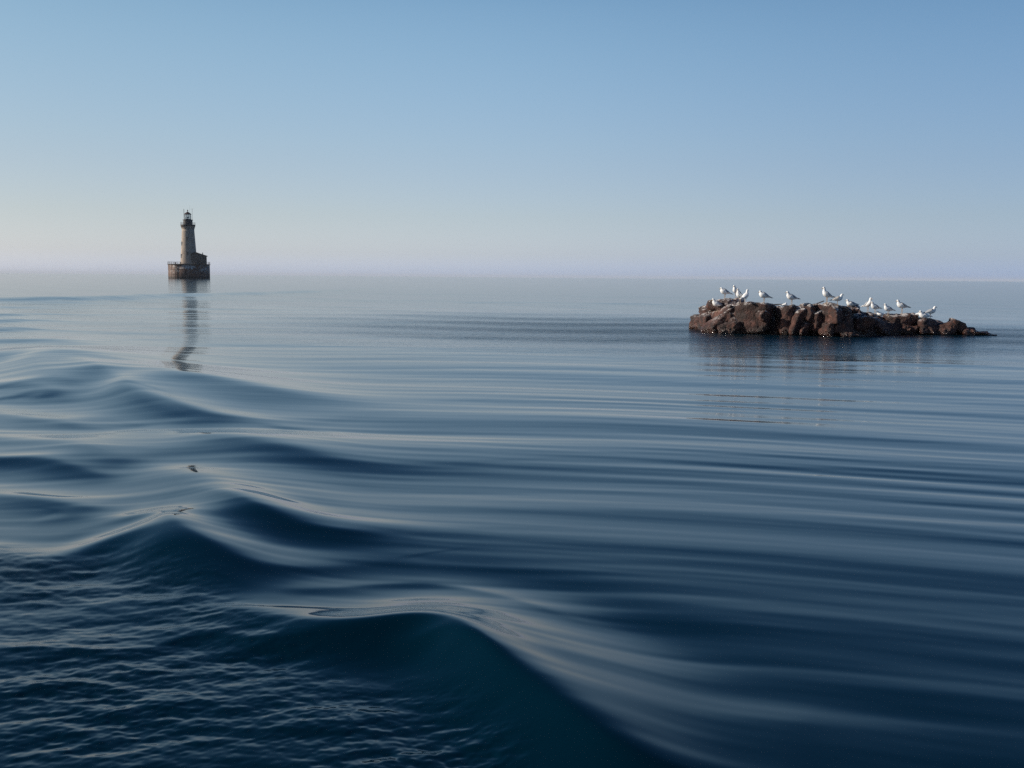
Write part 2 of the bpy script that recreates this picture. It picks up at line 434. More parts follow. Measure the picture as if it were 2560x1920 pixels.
# ------------------------------------------------------------------ materials
def rock_material():
    m, nt, b = new_mat('red_basalt', rough=0.62)
    v, tc = coords(nt)
    n1 = noise_node(nt, 1.3, 6, 0.65, v)
    base = ramp_node(nt, n1.outputs['Fac'], [(0.34, (.010, .005, .004)), (0.46, (.040, .014, .010)), (0.56, (.096, .034, .023)), (0.66, (.165, .070, .050)), (0.80, (.07, .025, .014))])
    n2 = noise_node(nt, 7, 8, 0.7, v, 0.4)
    base = mix(nt, ramp_node(nt, n2.outputs['Fac'], [(0.35, 1.0), (0.55, 0.0)]), base, (.030, .017, .014))
    n3 = noise_node(nt, 2.1, 4, 0.6, v)
    base = mix(nt, ramp_node(nt, n3.outputs['Fac'], [(0.62, 0.0), (0.70, 0.45)]), base, (.22, .105, .035))   # orange lichen
    # droppings on what faces up, high on the rock
    geo = nt.nodes.new('ShaderNodeNewGeometry')
    sx = nt.nodes.new('ShaderNodeSeparateXYZ'); nt.links.new(geo.outputs['Normal'], sx.inputs[0])
    sp = nt.nodes.new('ShaderNodeSeparateXYZ'); nt.links.new(geo.outputs['Position'], sp.inputs[0])
    n4 = noise_node(nt, 5.5, 5, 0.7, v, 0.8)
    upf = ramp_node(nt, sx.outputs['Z'], [(0.35, 0.0), (0.85, 1.0)])
    hi = ramp_node(nt, sp.outputs['Z'], [(0.30, 0.0), (0.75, 1.0)])
    spot = ramp_node(nt, n4.outputs['Fac'], [(0.47, 0.0), (0.56, 1.0)])
    gu = mix(nt, 1.0, mix(nt, 1.0, upf, hi, 'MULTIPLY'), spot, 'MULTIPLY')
    base = mix(nt, gu, base, (.68, .64, .62))
    # wet, weedy foot
    wet = ramp_node(nt, sp.outputs['Z'], [(0.02, 1.0), (0.22, 0.0)])
    base = mix(nt, mix(nt, 1.0, wet, 0.75, 'MULTIPLY'), base, (.020, .010, .006))
    nt.links.new(base, b.inputs['Base Color'])
    nt.links.new(ramp_node(nt, sp.outputs['Z'], [(0.03, 0.08), (0.26, 0.68)]), b.inputs['Roughness'])
    nb = noise_node(nt, 11, 10, 0.72, v, 0.3)
    bump(nt, b, nb.outputs['Fac'], 1.0, 0.09)
    return m
M_ROCK = rock_material()

# ------------------------------------------------------------------ rock outcrop
ROCK_TOP = [(1727, 815), (1733, 795), (1738, 785), (1750, 780), (1756, 768), (1772, 764), (1780, 756), (1800, 748), (1820, 746), (1842, 748), (1852, 756), (1870, 759), (1880, 757), (1905, 758), (1920, 761), (1930, 765), (1945, 767), (1975, 766), (2000, 764), (2020, 764), (2035, 762), (2060, 760), (2080, 760), (2095, 764), (2105, 766), (2120, 764), (2140, 765), (2150, 771), (2175, 776), (2195, 784), (2215, 790), (2225, 789), (2240, 785), (2260, 784), (2275, 786), (2290, 793), (2310, 795), (2340, 797), (2360, 803), (2375, 806), (2390, 802), (2405, 809), (2415, 816), (2435, 821), (2445, 826), (2470, 832), (2492, 838)]
ROCK_FOOT = [(1727, 822), (1755, 827), (1790, 830), (1830, 836), (1950, 839), (2050, 841), (2100, 844), (2150, 842), (2185, 839), (2250, 835), (2350, 837), (2420, 838), (2492, 839)]
def itp(tab, x):
    return float(np.interp(x, [t[0] for t in tab], [t[1] for t in tab]))

def crag(p, s=1.0, seed=0.0):
    """craggy displacement for a rock surface point"""
    q = p * s + Vector((seed * 7.1, seed * 3.3, seed * 1.7))
    c = noise.voronoi(q * 1.7, distance_metric='DISTANCE', exponent=2.5)[0]
    a = min(c[1] - c[0], 0.5)
    return (a - 0.22) * 0.22 + noise.fractal(q * 2.6, 0.9, 2.1, 5) * 0.13 - abs(noise.noise(q * 1.1)) * 0.18

def rock_body(parent):
    bm = bmesh.new()
    NX, NT = 300, 74
    xs = np.linspace(1727, 2492, NX)
    cols = []
    rng = random.Random(3)
    for i, px in enumerate(xs):
        f = ground(px, itp(ROCK_FOOT, px))
        fY = f.y + 0.25
        endf = min(1.0, (px - 1727) / 60.0, (2492 - px) / 230.0)
        endf = max(0.0, endf) ** 0.5
        width = 0.35 + 2.9 * endf
        ridgeY = fY + 0.30 + width * 0.55
        top = at_y(px, itp(ROCK_TOP, px), ridgeY)
        X0 = at_y(px, 800, fY).x
        zt = max(top.z, 0.0) * 0.97 - 0.02
        # front foot, face, shoulder, ridge, back
        sh = zt * (0.80 + 0.10 * math.sin(px * 0.031) + 0.05 * math.sin(px * .09))
        prof = [(fY - 0.15, -0.45), (fY, 0.0), (fY + 0.12, sh * 0.55), (fY + 0.30, sh), (ridgeY, zt), (ridgeY + width * 0.30, zt * 0.72), (fY + 0.4 + width, 0.0), (fY + 0.6 + width, -0.45)]
        P = np.array(prof)
        dd = np.concatenate([[0], np.cumsum(np.hypot(*np.diff(P, axis=0).T) + 0.02)])
        t = np.linspace(0, dd[-1], NT)
        yy = np.interp(t, dd, P[:, 0]); zz = np.interp(t, dd, P[:, 1])
        kx = (px - 1280) / FPX / (fwd.y)
        cols.append([(top.x + (y - ridgeY) * 0.25, y, z) for y, z in zip(yy, zz)])
    vs = []
    for i, c in enumerate(cols):
        row = []
        for j, (x, y, z) in enumerate(c):
            p = Vector((x, y, z))
            amp = min(1.0, 0.35 + max(0, z) * 0.9)
            e = crag(p, 1.25) * amp
            # push along a rough outward direction
            out = Vector((0, -0.85 if j < NT * 0.45 else 0.3, 0.35 if j < NT * .4 else 0.5))
            if z > 0.0: p = p + out * e
            row.append(bm.verts.new(p))
        vs.append(row)
    for i in range(NX - 1):
        for j in range(NT - 1):
            bm.faces.new((vs[i][j], vs[i + 1][j], vs[i + 1][j + 1], vs[i][j + 1]))
    return bm_obj('bedrock', bm, M_ROCK, parent, smooth=True)

ROCK_HITS = []
def boulder(parent, px, py, wpx, hpx, depth=0.6, dy=0.35, tilt=0.0, seed=0, planes=10, soft=13.0, yaw=0.0, ref=None):
    """angular block: centre at photo pixel, size in photo pixels, set into the rock at dy behind the waterline"""
    rng = random.Random(seed * 13 + 5)
    fY = ground(px, itp(ROCK_FOOT, px)).y + dy
    c = at_y(px, py, fY)
    mpp = fY / FPX
    sx, sz, sy = wpx * mpp * .5, hpx * mpp * .5, depth * .5
    dirs = [Vector((1, 0, 0)), Vector((-1, 0, 0)), Vector((0, -1, .1)), Vector((0, 0, 1)), Vector((0, 1, 0)), Vector((0, 0, -1))]
    pl = []
    for d in dirs:
        d = (d + Vector((rng.uniform(-.28, .28), rng.uniform(-.28, .28), rng.uniform(-.22, .22)))).normalized()
        pl.append((d, rng.uniform(.86, 1.0)))
    for _ in range(planes):
        d = Vector((rng.gauss(0, 1), rng.gauss(0, 1), rng.gauss(0, 1))).normalized()
        pl.append((d, rng.uniform(.92, 1.18)))
    bm = bmesh.new()
    bmesh.ops.create_icosphere(bm, subdivisions=5 if wpx > 45 else 4, radius=1)
    R = Matrix.Rotation(tilt, 3, 'Y') @ Matrix.Rotation(yaw, 3, 'Z')
    for v in bm.verts:
        n = v.co.normalized()
        acc = 0.0
        for d, h in pl:
            k = n.dot(d)
            if k > 0.05: acc += (k / h) ** soft
        r = acc ** (-1.0 / soft)
        p = n * r
        p = Vector((p.x * sx, p.y * sy, p.z * sz))
        p = R @ p
        q = p + c
        e = noise.fractal(q * 5.5, 0.9, 2.1, 5) * 0.042 + (noise.cell(q * 4.1) - .5) * 0.010 + noise.noise(q * 2.4) * 0.085 - abs(noise.noise(q * 4.7)) * 0.04
        v.co = p + (R @ n) * e
    o = bm_obj('boulder', bm, M_ROCK, parent, smooth=True)
    o.location = c
    return o

rock = empty('rock_outcrop', (ground(2080, 840).x, ground(2080, 840).y, 0))
tag(rock, 'low dark red rock outcrop rising from the lake, covered with standing gulls', 'rock')
ROOT = rock.location.copy()
bed = rock_body(None)
parts = [bed]
def B(*a, **k):
    parts.append(boulder(None, *a, **k))
# left shoulder and flat cap
B(1812, 762, 88, 30, depth=1.3, dy=1.5, seed=1, tilt=-.10)
B(1770, 782, 44, 34, depth=.9, dy=1.0, seed=2, tilt=.1)
B(1748, 808, 46, 46, depth=.9, dy=.6, seed=3, tilt=.2)
B(1772, 806, 40, 50, depth=.8, dy=.42, seed=4, tilt=-.3)
B(1812, 800, 120, 36, depth=.9, dy=.30, seed=5, tilt=-.62, planes=4, soft=14)     # slanted slab
B(1826, 822, 66, 34, depth=.5, dy=.12, seed=6, tilt=-.2)
B(1800, 828, 40, 22, depth=.4, dy=.1, seed=7)
B(1890, 800, 96, 78, depth=1.1, dy=.62, seed=8, tilt=.02, planes=5, soft=16, yaw=-.55)   # dark cube
B(1906, 790, 34, 24, depth=.5, dy=.10, seed=9, yaw=.3)
B(1880, 766, 66, 22, depth=1.0, dy=1.2, seed=10)
B(1962, 800, 50, 78, depth=.9, dy=.40, seed=11, planes=6, yaw=.35, soft=8)
B(1992, 800, 42, 76, depth=.8, dy=.30, seed=12, tilt=.25, yaw=.2, soft=8)
B(2018, 785, 40, 52, depth=.7, dy=.22, seed=13, tilt=.35, yaw=.3, soft=8)
B(2008, 822, 34, 42, depth=.5, dy=.08, seed=14, tilt=.2, yaw=.2)
B(2036, 806, 28, 58, depth=.6, dy=.10, seed=15, tilt=.18, yaw=.5, soft=8)
B(2052, 780, 44, 40, depth=.8, dy=.45, seed=16, yaw=.4, soft=8)
B(2080, 786, 46, 60, depth=.9, dy=.30, seed=17, tilt=-.12, yaw=.45, soft=8)
B(2068, 822, 28, 42, depth=.5, dy=.04, seed=18, tilt=.1, yaw=.45)
B(2112, 806, 50, 78, depth=.9, dy=.45, seed=19, yaw=-.5, soft=8)
B(2132, 770, 34, 20, depth=.6, dy=.7, seed=20)
B(2130, 776, 24, 22, depth=.4, dy=.42, seed=201, yaw=.4)
B(2150, 812, 60, 52, depth=.7, dy=.35, seed=21, tilt=.15, soft=8)
B(2165, 810, 34, 34, depth=.5, dy=.12, seed=22, yaw=.4)
B(2185, 815, 50, 46, depth=.7, dy=.35, seed=23, tilt=.2, soft=8)
B(2122, 836, 54, 14, depth=.4, dy=.0, seed=24)
B(2208, 830, 40, 20, depth=.4, dy=.05, seed=25)
B(2250, 806, 74, 46, depth=.9, dy=.45, seed=26, planes=14, soft=12)
B(2262, 826, 54, 26, depth=.5, dy=.15, seed=27)
B(2312, 812, 60, 36, depth=.8, dy=.40, seed=28, soft=12)
B(2322, 826, 46, 24, depth=.5, dy=.10, seed=29)
B(2362, 822, 60, 34, depth=.7, dy=.30, seed=30, soft=12)
B(2392, 818, 46, 34, depth=.7, dy=.35, seed=31, tilt=.2, soft=12)
B(2420, 830, 46, 20, depth=.6, dy=.20, seed=32)
B(2448, 834, 50, 12, depth=.5, dy=.15, seed=33)
B(2478, 837, 34, 7, depth=.4, dy=.12, seed=34)
B(1728, 824, 18, 10, depth=.3, dy=.3, seed=35)
B(1745, 828, 30, 9, depth=.3, dy=.05, seed=36)
bpy.context.view_layer.update()
# one hit-test tree of the whole outcrop, so the gulls stand on it
tv, tf = [], []
for p in parts:
    n0 = len(tv)
    tv += [p.matrix_world @ v.co for v in p.data.vertices]
    tf += [[i + n0 for i in f.vertices] for f in p.data.polygons]
TREE = BVHTree.FromPolygons(tv, tf)
for p in parts:
    p.location = p.location - ROOT
    p.parent = rock

# ------------------------------------------------------------------ gulls
M_WHITE, nt, b = new_mat('white_plumage', (.88, .87, .85), 0.8)
n = noise_node(nt, 60, 3, .5, coords(nt)[0]); bump(nt, b, n.outputs['Fac'], .25, .004)
M_GREY, nt, b = new_mat('grey_plumage', (.30, .31, .33), 0.8)
v, tc = coords(nt, (30, 90, 90)); n = noise_node(nt, 1, 3, .5, v); nt.links.new(ramp_node(nt, n.outputs['Fac'], [(.35, (.28, .29, .31)), (.7, (.42, .43, .45))]), b.inputs['Base Color']); bump(nt, b, n.outputs['Fac'], .3, .004)
M_BROWN, nt, b = new_mat('mottled_plumage', (.3, .3, .3), 0.8)
v, tc = coords(nt, (40, 60, 60)); n = noise_node(nt, 1, 3, .6, v); nt.links.new(ramp_node(nt, n.outputs['Fac'], [(.40, (.20, .18, .17)), (.62, (.55, .53, .50))]), b.inputs['Base Color'])
M_BLACK, nt, b = new_mat('black_feathers', (.018, .018, .02), 0.6)
M_BEAK, nt, b = new_mat('yellow_beak', (.60, .33, .05), 0.45)
M_DARKBEAK, nt, b = new_mat('dark_beak', (.10, .06, .05), 0.5)
M_LEG, nt, b = new_mat('pinkish_leg', (.42, .30, .20), 0.6)
M_EYE, nt, b = new_mat('dark_eye', (.01, .01, .01), 0.2)

def gull(px, py, face, pose, label, size=1.0, wing='grey', yaw=0.0, beak='yellow', first=True, dark_tail=True):
    """feet at the photo pixel. face: -1 looks left, 1 looks right; yaw turns it towards (+) or away from the viewer"""
    foot = None
    for k in range(14):
        d = ray(px, py + k * 1.2)
        hit = TREE.ray_cast(EYE, d.normalized())
        if hit[0] is not None:
            foot = hit[0] + Vector((0, 0.04, 0)); break
    top = TREE.ray_cast(Vector((foot.x, foot.y, 3)), Vector((0, 0, -1)))
    if top[0] is not None and abs(top[0].z - foot.z) < .12: foot = top[0]
    rz = (math.pi if face < 0 else 0.0) + (yaw if face < 0 else -yaw)
    root = empty('gull', foot, rz)
    tag(root, label, 'gull', 'gulls resting on the rock outcrop')
    s = size * 1.36
    lh = {'stand': .085, 'alert': .09, 'sit': .0, 'hunch': .07, 'preen': .0}[pose] * s
    # body axis from tail to breast, then neck and head, one skin
    if pose == 'stand':
        spine = [(-.165, .020), (-.12, .032), (-.06, .048), (0, .062), (.055, .078), (.088, .110), (.098, .145), (.108, .170), (.128, .178), (.143, .172)]
        rad = [(.010, .005), (.030, .016), (.052, .040), (.064, .056), (.062, .060), (.044, .048), (.029, .031), (.027, .027), (.023, .023), (.008, .009)]
    elif pose == 'alert':
        spine = [(-.150, .005), (-.11, .022), (-.055, .045), (0, .068), (.045, .098), (.066, .140), (.070, .180), (.076, .208), (.094, .216), (.109, .210)]
        rad = [(.010, .005), (.030, .016), (.050, .040), (.061, .056), (.057, .055), (.038, .040), (.026, .027), (.026, .026), (.022, .022), (.008, .009)]
    elif pose == 'hunch':
        spine = [(-.165, .010), (-.12, .028), (-.06, .050), (0, .068), (.050, .085), (.078, .108), (.090, .130), (.098, .148), (.116, .154), (.131, .147)]
        rad = [(.010, .005), (.030, .016), (.054, .042), (.067, .060), (.066, .064), (.054, .054), (.038, .036), (.030, .028), (.024, .022), (.008, .009)]
    elif pose == 'preen':
        spine = [(-.165, .030), (-.12, .035), (-.06, .044), (0, .050), (.045, .058), (.060, .080), (.045, .100), (.030, .108), (.012, .105), (.0, .100)]
        rad = [(.010, .005), (.030, .016), (.054, .038), (.067, .050), (.058, .050), (.036, .032), (.028, .026), (.026, .024), (.021, .020), (.008, .009)]
    else:
        spine = [(-.165, .035), (-.12, .040), (-.06, .046), (0, .052), (.055, .060), (.085, .088), (.093, .115), (.102, .137), (.121, .144), (.136, .137)]
        rad = [(.010, .005), (.030, .016), (.054, .040), (.068, .052), (.064, .054), (.044, .044), (.031, .031), (.027, .026), (.023, .022), (.008, .009)]
    lift = lh + (.012 if pose not in ('sit', 'preen') else 0.0)
    P = smooth_poly([(x, z + lift, a, b_) for (x, z), (a, b_) in zip(spine, rad)], 27)
    bm = bmesh.new()
    tube(bm, [(x * s, 0, z * s if False else z * s) for x, z, a, b_ in P], [(max(a * 1.1, .003) * s, max(b_ * 1.12, .003) * s) for x, z, a, b_ in P], 14)
    body = bm_obj('body', bm, M_WHITE, root, smooth=True)
    wm = {'grey': M_GREY, 'brown': M_BROWN, 'pale': M_WHITE}[wing]
    bz = lift
    sl_ = math.atan2(spine[4][1] - spine[1][1], spine[4][0] - spine[1][0])
    for side in (-1, 1):
        bm = bmesh.new()
        # folded wing: a curved shell over back and flank, pointed behind
        U, V = 12, 7
        grid = []
        for i in range(U + 1):
            u = i / U
            x = .040 - .210 * u
            zc = np.interp(x, [q[0] for q in spine[:5]], [q[1] for q in spine[:5]])
            ra = np.interp(x, [q[0] for q in spine[:5]], [q[0] for q in rad[:5]]) * 1.1 + .006
            rb = np.interp(x, [q[0] for q in spine[:5]], [q[1] for q in rad[:5]]) * 1.1 + .006
            span = math.sin(math.pi * min(1, (u + .10) * .93)) ** .6
            row = []
            for j in range(V + 1):
                v_ = j / V
                ang = math.radians(86 - (98 * span) * v_)
                row.append(bm.verts.new((x * s, side * (ra * math.cos(ang) + .002) * s, (bz + zc + rb * math.sin(ang) + .004 * u) * s)))
            grid.append(row)
        for i in range(U):
            for j in range(V):
                bm.faces.new((grid[i][j], grid[i + 1][j], grid[i + 1][j + 1], grid[i][j + 1]))
        w = bm_obj('wing', bm, wm, root, smooth=True)
        sm = w.modifiers.new('thickness', 'SOLIDIFY'); sm.thickness = .004 * s
        if side == 1 or True:
            bm = bmesh.new()
            zt = spine[0][1] + bz
            tube(bm, [(-.13 * s, side * .016 * s, (spine[1][1] + bz + .012) * s), (-.175 * s, side * .014 * s, (zt + .012) * s), (-.225 * s, side * .006 * s, (zt - .002) * s)], [(.014 * s, .006 * s), (.011 * s, .005 * s), (.002 * s, .002 * s)], 8)
            bm_obj('wing_tip', bm, M_BLACK if dark_tail else M_WHITE, w, smooth=True)
    bm = bmesh.new()
    zt = spine[0][1] + bz
    tube(bm, [(-.13 * s, 0, (spine[1][1] + bz) * s), (-.19 * s, 0, (zt - .006) * s), (-.205 * s, 0, (zt - .010) * s)], [(.026 * s, .009 * s), (.030 * s, .005 * s), (.026 * s, .003 * s)], 10)
    bm_obj('tail', bm, M_BLACK if wing == 'brown' else M_WHITE, root, smooth=True)
    hx, hz = spine[-1]; ax, az = spine[-3]
    dx, dz = hx - spine[-2][0], hz - spine[-2][1]; L = math.hypot(dx, dz); dx, dz = dx / L, dz / L
    bm = bmesh.new()
    tube(bm, [((hx - dx * .012) * s, 0, (hz + lift - dz * .012) * s), ((hx + dx * .014) * s, 0, (hz + lift + dz * .010 - .001) * s), ((hx + dx * .032) * s, 0, (hz + lift + dz * .030 - .006) * s)], [(.0055 * s, .008 * s), (.0045 * s, .0065 * s), (.0012 * s, .002 * s)], 8)
    bm_obj('beak', bm, M_BEAK if beak == 'yellow' else M_DARKBEAK, root, smooth=True)
    for side in (-1, 1):
        bm = bmesh.new(); bmesh.ops.create_icosphere(bm, subdivisions=2, radius=.0042 * s)
        e = bm_obj('eye', bm, M_EYE, root, smooth=True); e.location = (spine[-2][0] * s, side * .0215 * s, (spine[-2][1] + lift + .006) * s)
    if lh > 0:
        for side in (-1, 1):
            bm = bmesh.new()
            tube(bm, [(.0, side * .022 * s, (bz + .03) * s), (.004 * s, side * .022 * s, lh * .45), (0, side * .022 * s, .006)], [.008 * s, .005 * s, .0045 * s], 6)
            # three webbed toes
            a = bm.verts.new((-.006 * s, side * .022 * s, .008)); q = [bm.verts.new((.04 * s * math.cos(t), side * .022 * s + .04 * s * math.sin(t), .003)) for t in (-.6, 0, .6)]
            a2 = bm.verts.new((-.006 * s, side * .022 * s, -.004)); q2 = [bm.verts.new((.04 * s * math.cos(t), side * .022 * s + .04 * s * math.sin(t), -.004)) for t in (-.6, 0, .6)]
            for f in ((a, q[0], q[1]), (a, q[1], q[2]), (a2, q2[1], q2[0]), (a2, q2[2], q2[1]), (a, a2, q2[0], q[0]), (q[0], q2[0], q2[1], q[1]), (q[1], q2[1], q2[2], q[2]), (q[2], q2[2], a2, a)): bm.faces.new(f)
            bm_obj('leg', bm, M_LEG, root, smooth=False)
    return root

gull(1813, 746, -1, 'hunch', 'leftmost gull on the high flat rock cap, head drawn in, grey wings', yaw=.25)
gull(1841, 746, -1, 'stand', 'gull turned half towards the viewer on the right edge of the high rock cap', yaw=.85)
gull(1794, 779, -1, 'stand', 'gull at the far left below the high cap, showing its orange beak', yaw=.15, dark_tail=False)
gull(1850, 765, -1, 'alert', 'white gull with upright neck just below and right of the high rock cap', yaw=.6, wing='grey', dark_tail=False)
gull(1863, 768, 1, 'alert', 'pale gull facing away right with raised neck beside the upright one under the high cap', yaw=-.7, wing='pale', size=.95, dark_tail=False)
gull(1911, 758, -1, 'hunch', 'lone gull with tucked neck standing above the black cube of rock', yaw=.2)
gull(1963, 764, 1, 'preen', 'small white gull crouched low behind the larger gull at the middle dip of the rock', size=.6, wing='pale', dark_tail=False)
gull(1980, 765, -1, 'stand', 'gull with long grey wings standing at the middle dip of the rock', yaw=.2)
gull(2068, 760, -1, 'alert', 'tallest gull with stretched neck on the central rounded boulder', yaw=.15, size=1.05)
gull(2094, 764, 1, 'stand', 'greyish gull facing right, immediately behind the tail of the tallest gull', yaw=.2, wing='brown', size=.85)
gull(2129, 765, -1, 'sit', 'gull sitting down on a dark ledge right of the central boulders', yaw=.1, size=.9)
gull(2170, 778, 1, 'alert', 'white gull standing tall and facing the viewer at the start of the right hand slope', yaw=1.05, size=1.0, dark_tail=False)
gull(2189, 783, -1, 'stand', 'gull facing left right beside the tall white one on the slope', yaw=.35, size=.95)
gull(2203, 787, -1, 'sit', 'pale gull lying low between two standing gulls on the slope', yaw=-.2, size=.75, wing='pale', dark_tail=False)
gull(2222, 791, -1, 'stand', 'gull with grey wings in the saddle before the rounded brown hump', yaw=.3, size=.95)
gull(2256, 784, -1, 'stand', 'young mottled gull with a black tail standing on the rounded brown hump', yaw=.1, wing='brown', size=1.05)
gull(2296, 796, 1, 'preen', 'small white gull lying with its head tucked right of the brown hump', size=.6, wing='pale', dark_tail=False)
gull(2312, 794, -1, 'sit', 'white gull sitting with raised head on the low right end of the rock', yaw=.3, size=1.1, wing='pale', dark_tail=False)
gull(2326, 794, 1, 'stand', 'rightmost gull, grey, standing and facing right', yaw=.1, wing='grey', size=.95)

# driftwood sticks lying on the rock
M_WOOD, nt, b = new_mat('weathered_driftwood', (.05, .035, .03), 0.8)
def stick(pts, r, label):
    bm = bmesh.new(); W = []
    for px, py in pts:
        Yq = ground(px, itp(ROCK_FOOT, px)).y + 1.35
        W.append(at_y(px, py, Yq))
    c = sum(W, Vector()) / len(W)
    tube(bm, [p - c for p in W], [r * (1 - .35 * i / (len(W) - 1)) for i in range(len(W))], 8)
    o = bm_obj('driftwood', bm, M_WOOD, None, smooth=True); o.location = c
    tag(o, label, 'driftwood')
stick([(1924, 762), (1935, 761.5), (1950, 761), (1966, 760)], .022, 'dark straight driftwood stick lying level across the dip in the rock')
stick([(2030, 762), (2040, 760), (2050, 756), (2060, 752.5)], .024, 'dark driftwood stick slanting up towards the tallest gull')

# ------------------------------------------------------------------ lighthouse
LD = 490.0
base = ground(473.3, 693.5)
dirh = Vector((base.x, base.y, 0)).normalized()
base = dirh * LD
lh_rz = math.atan2(dirh.y, dirh.x) - math.pi / 2        # local +y points away from the viewer
light = empty('lighthouse', (base.x, base.y, 0), lh_rz)
tag(light, 'tapering grey stone lighthouse with an annex on a round iron crib standing in open water', 'lighthouse')

def stone_mat():
    m, nt, b = new_mat('grey_limestone', rough=0.85)
    v, tc = coords(nt)
    # cylindrical masonry courses
    sep_ = nt.nodes.new('ShaderNodeSeparateXYZ'); nt.links.new(tc.outputs['Object'], sep_.inputs[0])
    at2 = nt.nodes.new('ShaderNodeMath'); at2.operation = 'ARCTAN2'; nt.links.new(sep_.outputs['Y'], at2.inputs[0]); nt.links.new(sep_.outputs['X'], at2.inputs[1])
    k = nt.nodes.new('ShaderNodeMath'); k.operation = 'MULTIPLY'; k.inputs[1].default_value = 3.2; nt.links.new(at2.outputs[0], k.inputs[0])
    cb = nt.nodes.new('ShaderNodeCombineXYZ'); nt.links.new(k.outputs[0], cb.inputs['X']); nt.links.new(sep_.outputs['Z'], cb.inputs['Y'])
    br = nt.nodes.new('ShaderNodeTexBrick'); br.inputs['Scale'].default_value = 1.0
    br.inputs['Brick Width'].default_value = 1.3; br.inputs['Row Height'].default_value = 0.62; br.inputs['Mortar Size'].default_value = 0.035
    br.inputs['Color1'].default_value = (.46, .37, .29, 1); br.inputs['Color2'].default_value = (.36, .29, .23, 1); br.inputs['Mortar'].default_value = (.15, .12, .10, 1)
    nt.links.new(cb.outputs[0], br.inputs['Vector'])
    n = noise_node(nt, .5, 6, .65, v)
    st = mix(nt, ramp_node(nt, n.outputs['Fac'], [(.35, .0), (.7, .6)]), br.outputs['Color'], (.42, .35, .29))
    sv, _ = coords(nt, (1.1, 1.1, .12)); n2 = noise_node(nt, 1.0, 5, .6, sv)
    st = mix(nt, ramp_node(nt, n2.outputs['Fac'], [(.5, 0.0), (.66, .6)]), st, (.14, .11, .095))
    nt.links.new(st, b.inputs['Base Color'])
    bump(nt, b, br.outputs['Fac'], .5, -.05)
    return m
M_STONE = stone_mat()
def crib_mat():
    m, nt, b = new_mat('rusted_iron_plates', rough=0.75)
    v, tc = coords(nt); sp = nt.nodes.new('ShaderNodeSeparateXYZ'); nt.links.new(tc.outputs['Object'], sp.inputs[0])
    n1 = noise_node(nt, .55, 7, .7, coords(nt, (1, 1, .45))[0])
    c = ramp_node(nt, n1.outputs['Fac'], [(.3, (.055, .038, .032)), (.5, (.125, .064, .044)), (.68, (.17, .105, .08))])
    n2 = noise_node(nt, .42, 6, .65, coords(nt, (1, 1, 1.5))[0], .5)
    zr = ramp_node(nt, sp.outputs['Z'], [(.0, 0.0), (1.0, 0.0)])
    mp = nt.nodes.new('ShaderNodeMapRange'); mp.inputs['From Min'].default_value = 2.2; mp.inputs['From Max'].default_value = 4.0; nt.links.new(sp.outputs['Z'], mp.inputs['Value'])
    f = mix(nt, 1.0, ramp_node(nt, n2.outputs['Fac'], [(.50, 0.0), (.60, .9)]), mp.outputs[0], 'MULTIPLY')
    c = mix(nt, f, c, (.42, .40, .38))
    n3 = noise_node(nt, .7, 3, .5, v)
    f2 = mix(nt, 1.0, ramp_node(nt, n3.outputs['Fac'], [(.66, 0.0), (.70, 1.0)]), mp.outputs[0], 'MULTIPLY')
    c = mix(nt, f2, c, (.75, .72, .68))
    mw = nt.nodes.new('ShaderNodeMapRange'); mw.inputs['From Min'].default_value = 1.3; mw.inputs['From Max'].default_value = 0.2; nt.links.new(sp.outputs['Z'], mw.inputs['Value'])
    c = mix(nt, mw.outputs[0], c, (.02, .017, .014))
    nt.links.new(c, b.inputs['Base Color'])
    return m
M_CRIB = crib_mat()
M_DARK, nt, b = new_mat('dark_painted_iron', (.035, .033, .036), .55)
M_DECK, nt, b = new_mat('weathered_deck', (.09, .075, .065), .85)
M_GALL, nt, b = new_mat('dark_red_iron', (.06, .03, .028), .6)
M_ANNEX, nt, b = new_mat('dark_stone_annex', (.13, .10, .085), .85)
n = noise_node(nt, .9, 6, .65, coords(nt)[0]); nt.links.new(ramp_node(nt, n.outputs['Fac'], [(.3, (.08, .062, .052)), (.7, (.17, .135, .112))]), b.inputs['Base Color'])
M_ROOF, nt, b = new_mat('dark_roofing', (.045, .035, .034), .7)
M_PANE, nt, b = new_mat('lantern_glass', (.75, .78, .80), .03); b.inputs['Transmission Weight'].default_value = .9; b.inputs['IOR'].default_value = 1.05
M_WIN, nt, b = new_mat('dark_window_glass', (.012, .013, .016), .12)
M_WFRAME, nt, b = new_mat('pale_window_frame', (.30, .27, .24), .7)
M_WHITEP, nt, b = new_mat('white_paint', (.7, .69, .66), .7)

def lat(name, prof, mat, parent, seg=48, smooth=True):
    bm = bmesh.new(); rings = lathe(bm, prof, seg)
    if prof[0][0] > .001: bm.faces.new(rings[0][::-1])
    if prof[-1][0] > .001: bm.faces.new(rings[-1])
    o = bm_obj(name, bm, mat, parent, smooth=False)
    if smooth:
        for p in o.data.polygons: p.use_smooth = abs(p.normal.z) < .9 and len(p.vertices) == 4
    return o
crib = lat('crib', [(9.45, -3), (9.45, .2), (9.42, 6.2)], M_CRIB, light, 64)
for k in range(24):                                    # plate seams and fender bars
    a = 2 * math.pi * k / 24 + .05
    bm = bmesh.new(); box(bm, -.06, .06, -.05, .07, -1, 6.15)
    o = bm_obj('seam_bar', bm, M_CRIB, crib); o.location = (9.44 * math.cos(a), 9.44 * math.sin(a), 0); o.rotation_euler.z = a - math.pi / 2
for z in (1.9, 4.0):
    bm = bmesh.new(); lathe(bm, [(9.46, z - .06), (9.56, z - .06), (9.56, z + .06), (9.46, z + .06), (9.46, z - .06)], 64); bm_obj('plate_band', bm, M_CRIB, crib)
